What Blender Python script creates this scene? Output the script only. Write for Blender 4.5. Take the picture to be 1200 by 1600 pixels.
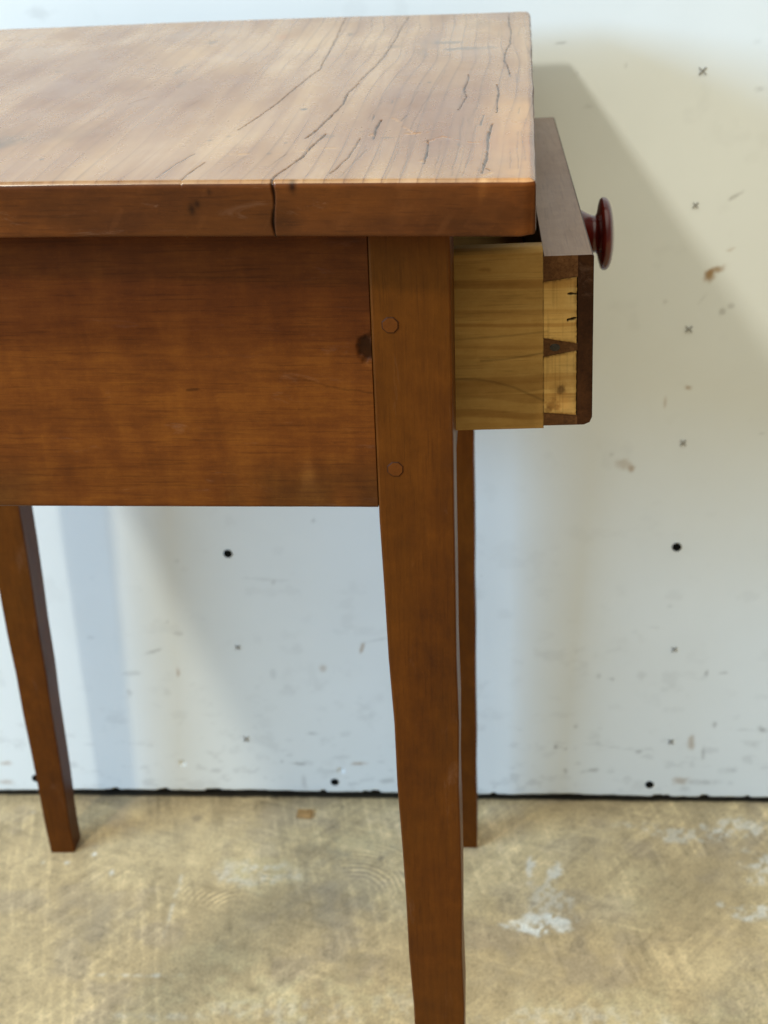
import bpy, bmesh, math
import numpy as np
from mathutils import Matrix, Vector, Euler

for o in list(bpy.data.objects):
    bpy.data.objects.remove(o, do_unlink=True)
SC = bpy.context.scene
COL = SC.collection

# ------------------------------------------------------------------ camera
cam = bpy.data.cameras.new("camera")
cam.sensor_fit = 'VERTICAL'
cam.sensor_height = 24.0
cam.lens = 32.785
cam.clip_start = 0.01
cam.clip_end = 60.0
cam.dof.use_dof = True
cam.dof.focus_distance = 0.66
cam.dof.aperture_fstop = 9.6
co = bpy.data.objects.new("camera", cam)
COL.objects.link(co)
R_, U_, F_ = (0.99635, 0.07739, -0.03599), (-0.00341, 0.45741, 0.88925), (-0.08528, 0.88588, -0.45600)
mw = Matrix(((R_[0], U_[0], -F_[0], 0.02359), (R_[1], U_[1], -F_[1], -0.59767), (R_[2], U_[2], -F_[2], 0.87563), (0, 0, 0, 1)))
co.matrix_world = mw
SC.camera = co

# ------------------------------------------------------------------ light: dim room, one ceiling lamp, one far window
w = bpy.data.worlds.new("World")
SC.world = w
w.use_nodes = True
bg = w.node_tree.nodes["Background"]
bg.inputs[1].default_value = 2.0
# soft room light: a pale ceiling above, darker room around and below
_wt = w.node_tree
_tc = _wt.nodes.new("ShaderNodeTexCoord")
_sx = _wt.nodes.new("ShaderNodeSeparateXYZ")
_mr = _wt.nodes.new("ShaderNodeMapRange")
_mr.inputs[1].default_value, _mr.inputs[2].default_value = -0.1, 1.0
_rp = _wt.nodes.new("ShaderNodeValToRGB")
_rp.color_ramp.elements[0].color = (0.10, 0.098, 0.088, 1)
_e = _rp.color_ramp.elements.new(0.48)
_e.color = (0.197, 0.2, 0.18, 1)
_rp.color_ramp.elements[-1].position = 0.86
_rp.color_ramp.elements[-1].color = (0.985, 1.0, 0.895, 1)
_wt.links.new(_tc.outputs["Generated"], _sx.inputs[0])
_wt.links.new(_sx.outputs[2], _mr.inputs[0])
_wt.links.new(_mr.outputs[0], _rp.inputs[0])
_wt.links.new(_rp.outputs[0], bg.inputs[0])

def lamp(name, typ, loc, target, energy, color, **kw):
    l = bpy.data.lights.new(name, typ)
    l.energy = energy
    l.color = color
    for k, v in kw.items():
        setattr(l, k, v)
    o = bpy.data.objects.new(name, l)
    COL.objects.link(o)
    o.location = loc
    o.rotation_euler = (Vector(target) - Vector(loc)).to_track_quat('-Z', 'Y').to_euler()
    return o

lamp("ceiling_lamp", 'POINT', (-0.91, -0.80, 2.01), (0, 0, 0), 77.0, (0.985, 0.985, 0.89), shadow_soft_size=0.068)
lamp("window_light", 'AREA', (-3.9, -1.62, 1.95), (0, 0.4, 0.4), 275.0, (0.35, 0.61, 1.0), shape='RECTANGLE', size=2.2, size_y=1.1)

SC.view_settings.view_transform = 'Standard'
SC.view_settings.look = 'None'
SC.view_settings.exposure = 0.0
SC.view_settings.gamma = 1.0
SC.view_settings.use_curve_mapping = False
SC.render.engine = 'CYCLES'
SC.cycles.use_denoising = True
SC.cycles.max_bounces = 6

# ------------------------------------------------------------------ measurements taken from the place (metres)
CRACKS = [
 ([(-0.0743, -0.0166), (-0.0735, -0.0084), (-0.0697, 0.006), (-0.0661, 0.0237), (-0.0651, 0.0394), (-0.0612, 0.0704)], 0.95, 1),
 ([(-0.0697, 0.0616), (-0.0665, 0.0802), (-0.063, 0.1111), (-0.0601, 0.1398), (-0.0603, 0.1709), (-0.0576, 0.1984)], 0.9, 1),
 ([(-0.0581, 0.2033), (-0.0551, 0.2303), (-0.0519, 0.259), (-0.0502, 0.2869), (-0.0487, 0.3197), (-0.0476, 0.3614), (-0.0472, 0.4034), (-0.045, 0.4565)], 1.0, 0.75),
 ([(-0.1053, 0.0831), (-0.0968, 0.1362), (-0.091, 0.1929), (-0.0849, 0.2473), (-0.0878, 0.3613), (-0.0913, 0.4571)], 0.9, 0.75),
 ([(-0.1245, -0.0105), (-0.1231, 0.0019), (-0.121, 0.0159), (-0.1168, 0.0341)], 0.7, 0.6),
 ([(-0.1135, -0.0156), (-0.1116, -0.0006), (-0.109, 0.0168)], 0.7, 0.75),
 ([(-0.05, -0.0082), (-0.0455, 0.0206), (-0.0437, 0.0578)], 0.7, 0.8),
 ([(-0.0457, -0.0168), (-0.0386, 0.0355)], 0.6, 0.5),
 ([(-0.0606, -0.0144), (-0.0566, 0.009)], 0.6, 0.3),
 ([(-0.0797, 0.0023), (-0.074, 0.0307)], 0.7, 0.5),
 ([(-0.0988, -0.0015), (-0.0931, 0.0247)], 0.6, 0.4),
 ([(-0.1423, 0.141), (-0.1386, 0.1638)], 0.8, 0.4),
 ([(-0.1769, 0.1523), (-0.1698, 0.1716)], 0.9, 0.4),
 ([(-0.1543, 0.2161), (-0.1448, 0.2684)], 0.8, 0.35),
 ([(0.0266, 0.4672), (0.0259, 0.4201), (0.0274, 0.3763), (0.0268, 0.3236), (0.0233, 0.282), (0.023, 0.2568), (0.0256, 0.2325), (0.0265, 0.2072)], 1.2, 0.85),
 ([(0.0193, 0.1843), (0.0203, 0.1572), (0.0198, 0.1279), (0.0195, 0.1102)], 1.0, 0.9),
 ([(0.0177, 0.0841), (0.0161, 0.0615), (0.0159, 0.0321), (0.0153, 0.0109), (0.0139, -0.0118)], 1.3, 1),
 ([(0.0155, -0.0036), (0.0175, -0.0079)], 1.0, 0.8),
 ([(0.0129, 0.1051), (0.0121, 0.0811)], 1.2, 0.7),
 ([(0.003, 0.2152), (0.0032, 0.1957), (0.002, 0.1727), (0.0035, 0.1505), (0.0003, 0.118)], 0.9, 0.8),
 ([(-0.0366, 0.0986), (-0.0378, 0.0768), (-0.0374, 0.0561)], 1.2, 1),
 ([(-0.0113, 0.0522), (-0.0107, 0.025), (-0.0111, 0.007)], 1.1, 0.9),
 ([(-0.0417, 0.1125), (-0.0412, 0.0991)], 0.9, 0.7),
 ([(-0.0245, 0.1088), (-0.0267, 0.0947)], 0.8, 0.6),
 ([(-0.0105, 0.2322), (-0.0123, 0.1976), (-0.0163, 0.1527), (-0.0197, 0.1083), (-0.0211, 0.0788), (-0.0196, 0.0447), (-0.0192, 0.0135), (-0.0201, -0.0149)], 0.7, 0.45),
 ([(-0.0057, 0.05), (-0.0054, 0.0245), (-0.0061, -0.0132)], 0.6, 0.45),
 ([(0.0036, 0.0984), (0.0027, 0.0766), (0.0029, 0.0428), (0.0014, -0.0164)], 0.7, 0.5),
 ([(0.0112, 0.1627), (0.0094, 0.121), (0.0061, 0.0907)], 0.6, 0.4),
 ([(0.0101, 0.0831), (0.009, 0.0656), (0.0089, 0.0359), (0.0067, -0.0057), (0.006, -0.0167)], 0.7, 0.5),
 ([(0.0298, 0.0671), (0.0288, 0.0279), (0.0293, -0.0046)], 0.6, 0.4),
 ([(0.026, 0.0313), (0.0259, -0.0043)], 0.6, 0.4),
 ([(0.0335, 0.0955), (0.0312, 0.0601), (0.0324, 0.0096)], 0.6, 0.35),
 ([(-0.0247, 0.0484), (-0.0243, 0.026), (-0.0261, -0.0199)], 0.6, 0.45),
 ([(-0.032, 0.0425), (-0.0314, 0.0175), (-0.033, -0.0057)], 0.6, 0.35),
 ([(-0.0392, 0.0496), (-0.0404, 0.0152)], 0.6, 0.4),
 ([(-0.0223, 0.1941), (-0.024, 0.1409), (-0.0271, 0.1248)], 0.7, 0.35),
 ([(-0.0372, 0.1865), (-0.0399, 0.1426), (-0.0439, 0.1031)], 0.7, 0.3),
 ([(0.0334, 0.3894), (0.032, 0.3485)], 1.0, 0.4),
 ([(0.0296, 0.2167), (0.0299, 0.1877)], 1.0, 0.4),
 ([(0.0372, 0.1122), (0.0389, 0.1089)], 1.5, 0.9),
 ([(0.031, 0.1227), (0.0303, 0.1071)], 0.8, 0.5),
 ([(-0.0625, 0.3375), (-0.0633, 0.3006)], 1.2, 0.4),
 ([(0.02, 0.3846), (0.0186, 0.3441)], 1.2, 0.3),
 ([(-0.0178, 0.4514), (-0.0125, 0.2701)], 0.9, 0.2),
 ([(-0.012, 0.4664), (-0.012, 0.3973)], 1.0, 0.25),
 ([(-0.3258, 0.3913), (-0.3003, 0.39)], 1.6, 0.45),
 ([(-0.1213, 0.2363), (-0.1174, 0.3146)], 0.9, 0.3),
 ([(-0.0962, 0.2763), (-0.0915, 0.3755)], 0.9, 0.35),
 ([(-0.0608, 0.3184), (-0.0589, 0.3982)], 1.0, 0.35),
]
SCRATCHES = [
 ([(-0.036, 0.1081), (-0.0294, 0.0998), (-0.0241, 0.0791), (-0.0179, 0.0646)], 1.0, 0.8),
 ([(-0.0226, 0.0667), (-0.0136, 0.0676)], 1.6, 0.9),
 ([(-0.0119, 0.0489), (-0.0057, 0.0584), (0.0019, 0.051)], 1.2, 0.8),
 ([(0.0072, 0.0456), (0.0123, 0.0452)], 0.8, 0.7),
 ([(-0.0621, 0.0399), (-0.0524, 0.0403), (-0.0439, 0.0435)], 1.2, 0.6),
 ([(-0.0996, 0.0316), (-0.0907, 0.0309)], 2.2, 0.6),
 ([(-0.0834, 0.0295), (-0.0742, 0.0318)], 1.0, 0.4),
 ([(-0.071, 0.0342), (-0.0635, 0.0374)], 0.9, 0.5),
 ([(-0.0121, 0.0115), (-0.0112, 0.0144)], 1.4, 0.9),
 ([(-0.0395, 0.0613), (-0.0383, 0.0698)], 1.2, 0.9),
 ([(-0.0063, 0.0052), (0.0089, 0.0026)], 0.7, 0.3),
 ([(-0.0459, 0.074), (-0.0357, 0.0802)], 0.8, 0.3),
 ([(0.015, -0.0174), (0.0179, -0.0121)], 1.4, 0.8),
]
SMUDGES = [(-0.0149, 0.3333, 0.0143, 0.0076, 0.55), (0.001, 0.309, 0.0149, 0.0061, 0.5), (-0.0468, 0.3212, 0.0092, 0.0062, 0.35), (-0.0099, 0.3058, 0.0045, 0.0048, 0.5), (-0.0272, 0.2952, 0.0045, 0.0261, 0.2), (0.0063, 0.4087, 0.0088, 0.0218, 0.15), (-0.0794, 0.1295, 0.002, 0.0034, 0.9), (-0.1154, 0.0615, 0.0015, 0.0029, 0.5), (-0.17, 0.249, 0.0026, 0.0193, 0.4), (-0.1593, 0.205, 0.0028, 0.0146, 0.2), (-0.0179, 0.195, 0.0012, 0.0029, 0.7), (-0.0347, 0.1429, 0.0006, 0.005, 0.6), (0.0026, 0.0421, 0.0007, 0.0026, 0.6), (-0.0587, 0.0648, 0.0055, 0.005, 0.25), (-0.0779, 0.0523, 0.0015, 0.0032, 0.4), (-0.1076, 0.0691, 0.0013, 0.0021, 0.4), (-0.0824, 0.0313, 0.0012, 0.0023, 0.4), (-0.031, 0.0589, 0.0038, 0.0027, 0.5), (-0.0444, 0.0739, 0.0023, 0.0028, 0.4), (-0.2163, 0.0613, 0.0073, 0.0191, 0.5), (-0.1993, 0.0808, 0.0327, 0.018, 0.1), (-0.1958, 0.2621, 0.0028, 0.0056, 0.35), (-0.1707, 0.3572, 0.004, 0.0095, 0.4), (-0.0798, 0.3763, 0.0022, 0.0084, 0.5), (-0.1867, 0.0283, 0.0012, 0.0019, 0.5), (-0.246, 0.2579, 0.0021, 0.0045, 0.35), (-0.1249, 0.3718, 0.0041, 0.0161, -0.35), (-0.0817, 0.2818, 0.0025, 0.0077, -0.25), (0.0125, -0.0062, 0.0009, 0.0028, 0.5)]
WALL_MARKS = [(0.187, 0.5227, 0.00454, 0.00599, 20, 't', 0.8), (0.1937, 0.5284, 0.00553, 0.00326, -10, 't', 0.7), (0.1992, 0.4933, 0.00306, 0.0033, 0, 'g', 0.35), (0.2059, 0.4981, 0.00305, 0.00219, 0, 'g', 0.3), (0.1268, 0.3561, 0.00705, 0.00586, 0, 't', 0.3), (0.1323, 0.3544, 0.00325, 0.0041, 0, 't', 0.45), (0.1766, 0.4275, 0.00472, 0.0017, 18, 't', 0.7), (0.1579, 0.4138, 0.00159, 0.00514, 0, 't', 0.35), (0.2021, 0.5445, 0.00449, 0.00162, -15, 't', 0.4), (0.2034, 0.5873, 0.00736, 0.00159, -32, 'g', 0.4), (0.2159, 0.6679, 0.00521, 0.00102, 0, 'g', 0.25), (0.0651, 0.7045, 0.00479, 0.00103, 0, 'g', 0.35), (0.0875, 0.6576, 0.00438, 0.00158, 0, 'g', 0.2), (0.1537, 0.5021, 0.00205, 0.00221, 0, 'g', 0.25), (0.0772, 0.6815, 0.00145, 0.00156, 0, 'g', 0.2), (0.1818, 0.5025, 0.00713, 0.00137, -55, 'g', 0.15), (0.1144, 0.6872, 0.00144, 0.00207, 0, 'g', 0.2), (-0.3665, 0.1754, 0.00374, 0.00135, 0, 'g', 0.2), (-0.3048, 0.1618, 0.01179, 0.00201, -20, 'g', 0.35), (-0.3294, 0.1362, 0.00942, 0.00271, -5, 'g', 0.22), (-0.2818, 0.1812, 0.00614, 0.00199, 0, 'g', 0.28), (-0.2854, 0.1394, 0.00156, 0.00606, 0, 't', 0.5), (-0.3351, 0.1143, 0.00317, 0.00547, 0, 'g', 0.28), (-0.1459, 0.1461, 0.00426, 0.0046, 0, 't', 0.35), (-0.1081, 0.1673, 0.0018, 0.00584, 15, 't', 0.6), (-0.1587, 0.0717, 0.00875, 0.00203, 0, 'g', 0.28), (-0.1759, 0.0358, 0.00824, 0.00205, 0, 'g', 0.5), (-0.1922, 0.0376, 0.00254, 0.00274, 0, 'g', 0.4), (-0.1166, 0.0377, 0.00754, 0.00204, 0, 't', 0.6), (-0.0872, 0.018, 0.00881, 0.0034, -5, 'g', 0.32), (-0.2596, 0.0247, 0.0058, 0.00278, 0, 'g', 0.22), (-0.1715, 0.0137, 0.00319, 0.00896, 0, 'g', 0.25), (-0.471, 0.0266, 0.00731, 0.00287, 0, 't', 0.35), (-0.4753, 0.0037, 0.00937, 0.00434, 0, 't', 0.35), (-0.3843, 0.0524, 0.00781, 0.00141, 0, 'g', 0.18), (-0.3806, 0.0201, 0.00526, 0.00213, 0, 'g', 0.2), (-0.1876, 0.2402, 0.02969, 0.00128, 3, 'g', 0.15), (-0.1865, 0.2382, 0.00238, 0.00257, 0, 'g', 0.25), (-0.0927, 0.178, 0.01494, 0.00129, -14, 'g', 0.18), (-0.1934, 0.1393, 0.00369, 0.00598, 0, 'g', 0.15), (-0.2897, 0.1936, 0.00184, 0.00198, 0, 'g', 0.25), (-0.274, 0.2589, 0.00239, 0.00194, 0, 'g', 0.25), (-0.1456, 0.3013, 0.00173, 0.00187, 0, 'g', 0.3), (0.1232, 0.1403, 0.00351, 0.0019, 10, 'g', 0.45), (0.112, 0.1429, 0.00234, 0.00316, 0, 'g', 0.25), (0.0832, 0.061, 0.00181, 0.00196, 0, 'g', 0.4), (0.0735, 0.0629, 0.00151, 0.00327, 0, 'g', 0.5), (0.0917, 0.0868, 0.0018, 0.00194, 0, 'g', 0.35), (0.1514, 0.0593, 0.00359, 0.00259, 0, 'g', 0.35), (0.1302, 0.0638, 0.024, 0.0013, 8, 'g', 0.2), (0.0832, 0.0357, 0.00183, 0.00395, 0, 'g', 0.4), (0.1087, 0.0365, 0.00972, 0.00262, -12, 'g', 0.38), (0.2207, 0.0926, 0.00234, 0.0038, 0, 'g', 0.45), (0.265, 0.0873, 0.00525, 0.00441, 0, 'g', 0.6), (0.2002, 0.071, 0.00355, 0.00767, 0, 't', 0.45), (0.2121, 0.0612, 0.00178, 0.00833, 0, 'g', 0.4), (0.2403, 0.0407, 0.00654, 0.00385, 0, 'g', 0.32), (0.1933, 0.0272, 0.00902, 0.0052, 0, 't', 0.4), (0.209, 0.0262, 0.01801, 0.00324, 0, 'g', 0.2), (0.2094, 0.1486, 0.00173, 0.00373, 0, 'g', 0.4), (0.2249, 0.1489, 0.0046, 0.00186, 0, 'g', 0.35), (0.1506, 0.1431, 0.00466, 0.00629, 0, 'g', 0.15), (0.2463, 0.0875, 0.01754, 0.00126, 0, 'g', 0.15), (0.0036, 0.247, 0.00173, 0.00186, 0, 'g', 0.2), (0.0902, 0.168, 0.00175, 0.00189, 0, 'g', 0.15), (0.1584, 0.1965, 0.01142, 0.00123, 8, 'g', 0.12), (0.1721, 0.2181, 0.00283, 0.00183, 0, 'g', 0.15), (0.115, 0.3668, 0.00162, 0.00175, 0, 'g', 0.25), (0.2394, 0.3862, 0.00316, 0.00114, 0, 'g', 0.25), (-0.3352, 0.7357, 0.00911, 0.00547, 0, 'g', 0.15), (0.2113, 0.7022, 0.00468, 0.00303, 0, 'g', 0.12)]
CROSSES = [(0.1716, 0.682), (0.1727, 0.5803), (0.1736, 0.4786), (0.1749, 0.3778), (0.1788, 0.1737), (0.1812, 0.0721), (-0.2254, 0.1676), (-0.2254, 0.0635)]
SCREWS = [(0.1752, 0.2783), (0.1638, 0.0217), (-0.2264, 0.2667), (-0.1409, 0.0148), (-0.4439, 0.0094)]
FLOOR_MARKS = [(0.0595, 0.3233, 0.0275, 0.0133, 'w', 0.9), (0.0512, 0.3171, 0.0137, 0.0062, 'w', 0.8), (0.0491, 0.3982, 0.0047, 0.0156, 'w', 0.6), (0.071, 0.3914, 0.0075, 0.012, 'w', 0.6), (0.0648, 0.3565, 0.0253, 0.0264, 'w', 0.35), (0.2406, 0.4506, 0.035, 0.0147, 'w', 0.45), (0.2528, 0.3979, 0.0169, 0.0215, 'w', 0.5), (0.241, 0.3395, 0.0205, 0.0102, 'w', 0.6), (0.2126, 0.3504, 0.0044, 0.0048, 'w', 0.5), (0.1926, 0.4418, 0.0351, 0.0127, 'w', 0.35), (0.1582, 0.4511, 0.0237, 0.0111, 'w', 0.25), (-0.3861, 0.3971, 0.0037, 0.0036, 'w', 0.9), (-0.3628, 0.4096, 0.0031, 0.0036, 'w', 0.8), (-0.3394, 0.3839, 0.0024, 0.0052, 'w', 0.6), (-0.4092, 0.3971, 0.0019, 0.0027, 'w', 0.5), (-0.4407, 0.4691, 0.0026, 0.0029, 'w', 0.5), (-0.2726, 0.4612, 0.0057, 0.0048, 'd', 0.5), (-0.0891, 0.4063, 0.003, 0.0035, 'd', 0.6), (-0.1329, 0.4815, 0.0025, 0.0039, 'd', 0.4), (0.1066, 0.4332, 0.0094, 0.0063, 'd', 0.35), (0.0506, 0.3492, 0.0034, 0.0032, 'd', 0.5), (-0.0984, 0.2823, 0.0192, 0.0074, 'd', 0.2), (-0.2169, 0.2942, 0.0068, 0.0091, 'd', 0.2), (-0.1534, 0.4162, 0.0303, 0.009, 'd', 0.18), (-0.3343, 0.3073, 0.052, 0.0319, 'd', 0.12), (-0.2719, 0.3395, 0.0023, 0.0462, 'w', 0.3), (-0.293, 0.2573, 0.0388, 0.0029, 'w', 0.45), (-0.2502, 0.2138, 0.0478, 0.0068, 'w', 0.2), (-0.1506, 0.2218, 0.0787, 0.015, 'w', 0.2), (0.0824, 0.2181, 0.0805, 0.0146, 'w', 0.22), (-0.0519, 0.2366, 0.0314, 0.0173, 'w', 0.12), (-0.2034, 0.3856, 0.0359, 0.0174, 'w', 0.35)]
BROAD = [(-0.1515, 0.2286, 0.1053, 0.035, 'y', 0.7), (0.1334, 0.2253, 0.0852, 0.0305, 'y', 0.6), (-0.2034, 0.3856, 0.0419, 0.0245, 'y', 0.75), (-0.3455, 0.2263, 0.0491, 0.0282, 'y', 0.08), (-0.2139, 0.2777, 0.0499, 0.0187, 'y', 0.4), (-0.1118, 0.4251, 0.0424, 0.0229, 'y', 0.45), (0.1443, 0.3566, 0.0333, 0.0414, 'y', 0.25), (-0.1169, 0.3562, 0.0549, 0.0735, 'g', 0.6), (-0.3247, 0.3152, 0.0637, 0.0364, 'g', 0.35), (0.0317, 0.2653, 0.0422, 0.029, 'g', 0.4), (-0.3072, 0.4443, 0.0631, 0.0288, 'g', 0.3), (0.0445, 0.4518, 0.0481, 0.0235, 'g', 0.35), (0.2277, 0.4416, 0.0522, 0.0369, 'g', 0.4)]
H_TOP, Z_UNDER, Z_APRON = 0.7336, 0.7090, 0.5697
LEG = 0.0364
FLOOR_G, FLOOR_0 = 0.023, -0.001
def floor_z(x): return FLOOR_0 + FLOOR_G * x
def wall_y(x, z): return 0.4928 + 0.02268 * z - 0.01114 * x

# ------------------------------------------------------------------ helpers
def srgb(r, g, b):
    f = lambda c: ((c/255 + 0.055)/1.055)**2.4 if c/255 > 0.04045 else c/255/12.92
    return (f(r), f(g), f(b))

def finish(name, me, mat, parent=None, smooth=False):
    if mat is not None: me.materials.append(mat)
    o = bpy.data.objects.new(name, me)
    COL.objects.link(o)
    if parent is not None:
        o.parent = parent
    if smooth:
        me.polygons.foreach_set("use_smooth", np.ones(len(me.polygons), dtype=bool))
    return o

def tag(o, label, cat, group=None):
    o["label"] = label
    o["category"] = cat
    if group:
        o["group"] = group

def np_mesh(name, verts, quads, extra=None):
    """verts Nx3, quads Mx4 -> mesh, fast"""
    me = bpy.data.meshes.new(name)
    nq = len(quads)
    loops = quads.ravel()
    starts = np.arange(nq) * 4
    tot = np.full(nq, 4)
    if extra:
        for poly in extra:
            starts = np.append(starts, len(loops))
            tot = np.append(tot, len(poly))
            loops = np.append(loops, poly)
    me.vertices.add(len(verts))
    me.vertices.foreach_set("co", np.asarray(verts, dtype=np.float32).ravel())
    me.loops.add(len(loops))
    me.loops.foreach_set("vertex_index", loops.astype(np.int32))
    me.polygons.add(len(starts))
    me.polygons.foreach_set("loop_start", starts.astype(np.int32))
    me.polygons.foreach_set("loop_total", tot.astype(np.int32))
    me.update(calc_edges=True)
    me.validate()
    return me

def col_attr(me, name, rgb):
    a = me.attributes.new(name, 'FLOAT_COLOR', 'POINT')
    rgba = np.ones((len(rgb), 4), dtype=np.float32)
    rgba[:, :3] = rgb
    a.data.foreach_set("color", rgba.ravel())

def grid_quads(nr, nc, off=0):
    i = np.arange(nr-1)[:, None]*nc + np.arange(nc-1)[None, :]
    i = i.ravel() + off
    return np.stack([i, i+1, i+nc+1, i+nc], 1)

def vnoise(x, y, seed=0):
    """smooth value noise, one unit per cell, 0..1"""
    rng = np.random.default_rng(seed)
    T = rng.random((256, 256))
    xi = np.floor(x).astype(int); yi = np.floor(y).astype(int)
    fx = x-xi; fy = y-yi
    fx = fx*fx*fx*(fx*(fx*6-15)+10); fy = fy*fy*fy*(fy*(fy*6-15)+10)
    g = lambda a, b: T[a % 256, b % 256]
    return (g(xi, yi)*(1-fx)+g(xi+1, yi)*fx)*(1-fy)+(g(xi, yi+1)*(1-fx)+g(xi+1, yi+1)*fx)*fy

def fbm(x, y, seed=0, n=4):
    s = 0; a = 0.5; t = 0
    for k in range(n):
        s = s + a*vnoise(x*2**k+17.3*k, y*2**k+9.1*k, seed+k); t += a; a *= 0.55
    return s/t

def sstep(a, b, x):
    t = np.clip((x-a)/(b-a), 0, 1)
    return t*t*(3-2*t)

def seg_dist(px, py, poly):
    """distance to a polyline and the 0..1 position along it"""
    best = np.full(px.shape, 1e9); pos = np.zeros(px.shape)
    n = len(poly)-1
    for k in range(n):
        ax, ay = poly[k]; bx_, by_ = poly[k+1]
        dx, dy = bx_-ax, by_-ay
        t = np.clip(((px-ax)*dx+(py-ay)*dy)/(dx*dx+dy*dy+1e-12), 0, 1)
        dd = np.hypot(px-ax-t*dx, py-ay-t*dy)
        m = dd < best
        best = np.where(m, dd, best); pos = np.where(m, (k+t)/n, pos)
    return best, pos

def box_bm(bm, x0, x1, y0, y1, z0, z1):
    vs = [bm.verts.new(p) for p in ((x0,y0,z0),(x1,y0,z0),(x1,y1,z0),(x0,y1,z0),(x0,y0,z1),(x1,y0,z1),(x1,y1,z1),(x0,y1,z1))]
    for f in ((3,2,1,0),(4,5,6,7),(0,1,5,4),(1,2,6,5),(2,3,7,6),(3,0,4,7)):
        bm.faces.new([vs[i] for i in f])

def to_mesh(bm, name, bevel=0.0, seg=2):
    if bevel:
        bmesh.ops.bevel(bm, geom=list(bm.edges), offset=bevel, segments=seg, profile=0.6, affect='EDGES', clamp_overlap=True)
    bmesh.ops.recalc_face_normals(bm, faces=bm.faces)
    me = bpy.data.meshes.new(name)
    bm.to_mesh(me)
    bm.free()
    return me

def prism_y(bm, pts, y0, y1):
    """polygon in x-z (counter-clockwise seen from -y) extruded along y"""
    a = [bm.verts.new((x, y0, z)) for x, z in pts]
    b = [bm.verts.new((x, y1, z)) for x, z in pts]
    bm.faces.new(a); bm.faces.new(b[::-1])
    n = len(pts)
    for i in range(n):
        bm.faces.new((a[i], b[i], b[(i+1) % n], a[(i+1) % n]))

# ------------------------------------------------------------------ materials
class NT:
    def __init__(s, name):
        s.m = bpy.data.materials.new(name); s.m.use_nodes = True
        s.t = s.m.node_tree; s.b = s.t.nodes["Principled BSDF"]
        s.tc = s.t.nodes.new("ShaderNodeTexCoord")
    def n(s, typ, **kw):
        nd = s.t.nodes.new(typ)
        for k, v in kw.items():
            if k.startswith("i_"):
                key = k[2:]
                nd.inputs[int(key) if key.isdigit() else key].default_value = v
            else: setattr(nd, k, v)
        return nd
    def l(s, a, b): s.t.links.new(a, b)
    def noise(s, scale, stretch=(1,1,1), detail=4, rough=.55, dist=0.0, off=(0,0,0)):
        mp = s.n("ShaderNodeMapping"); mp.inputs["Scale"].default_value = stretch; mp.inputs["Location"].default_value = off
        s.l(s.tc.outputs["Object"], mp.inputs[0])
        nz = s.n("ShaderNodeTexNoise"); nz.inputs["Scale"].default_value = scale; nz.inputs["Detail"].default_value = detail
        nz.inputs["Roughness"].default_value = rough; nz.inputs["Distortion"].default_value = dist
        s.l(mp.outputs[0], nz.inputs[0])
        return nz.outputs[0]
    def ramp(s, src, stops, interp='LINEAR'):
        r = s.n("ShaderNodeValToRGB"); r.color_ramp.interpolation = interp
        e = r.color_ramp.elements
        while len(e) < len(stops): e.new(0.5)
        for i, (p, c) in enumerate(stops):
            e[i].position = p
            e[i].color = (*c, 1) if not np.isscalar(c) else (c, c, c, 1)
        s.l(src, r.inputs[0])
        return r.outputs[0]
    def mix(s, fac, a, b, mode='MIX'):
        m = s.n("ShaderNodeMix", data_type='RGBA', blend_type=mode)
        for sock, v in ((m.inputs[0], fac), (m.inputs[6], a), (m.inputs[7], b)):
            if hasattr(v, "is_output"): s.l(v, sock)
            elif np.isscalar(v): sock.default_value = v
            else: sock.default_value = (*v, 1)
        return m.outputs[2]
    def math(s, op, a, b=0.0, c=None):
        m = s.n("ShaderNodeMath", operation=op)
        for i, v in enumerate((a, b) if c is None else (a, b, c)):
            if hasattr(v, "is_output"): s.l(v, m.inputs[i])
            else: m.inputs[i].default_value = v
        return m.outputs[0]
    def bump(s, h, strength, dist=0.001, prev=None):
        b = s.n("ShaderNodeBump"); b.inputs["Strength"].default_value = strength; b.inputs["Distance"].default_value = dist
        s.l(h, b.inputs["Height"])
        if prev is not None: s.l(prev, b.inputs["Normal"])
        return b.outputs[0]
    def attr(s, name):
        a = s.n("ShaderNodeAttribute", attribute_name=name)
        return a
    def set(s, color=None, rough=None, normal=None, spec=None, coat=None, coat_rough=None):
        for key, v in (("Base Color", color), ("Roughness", rough), ("Normal", normal), ("Specular IOR Level", spec), ("Coat Weight", coat), ("Coat Roughness", coat_rough)):
            if v is None: continue
            if hasattr(v, "is_output"): s.l(v, s.b.inputs[key])
            elif np.isscalar(v): s.b.inputs[key].default_value = v
            else: s.b.inputs[key].default_value = (*v, 1)
        return s.m

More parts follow.
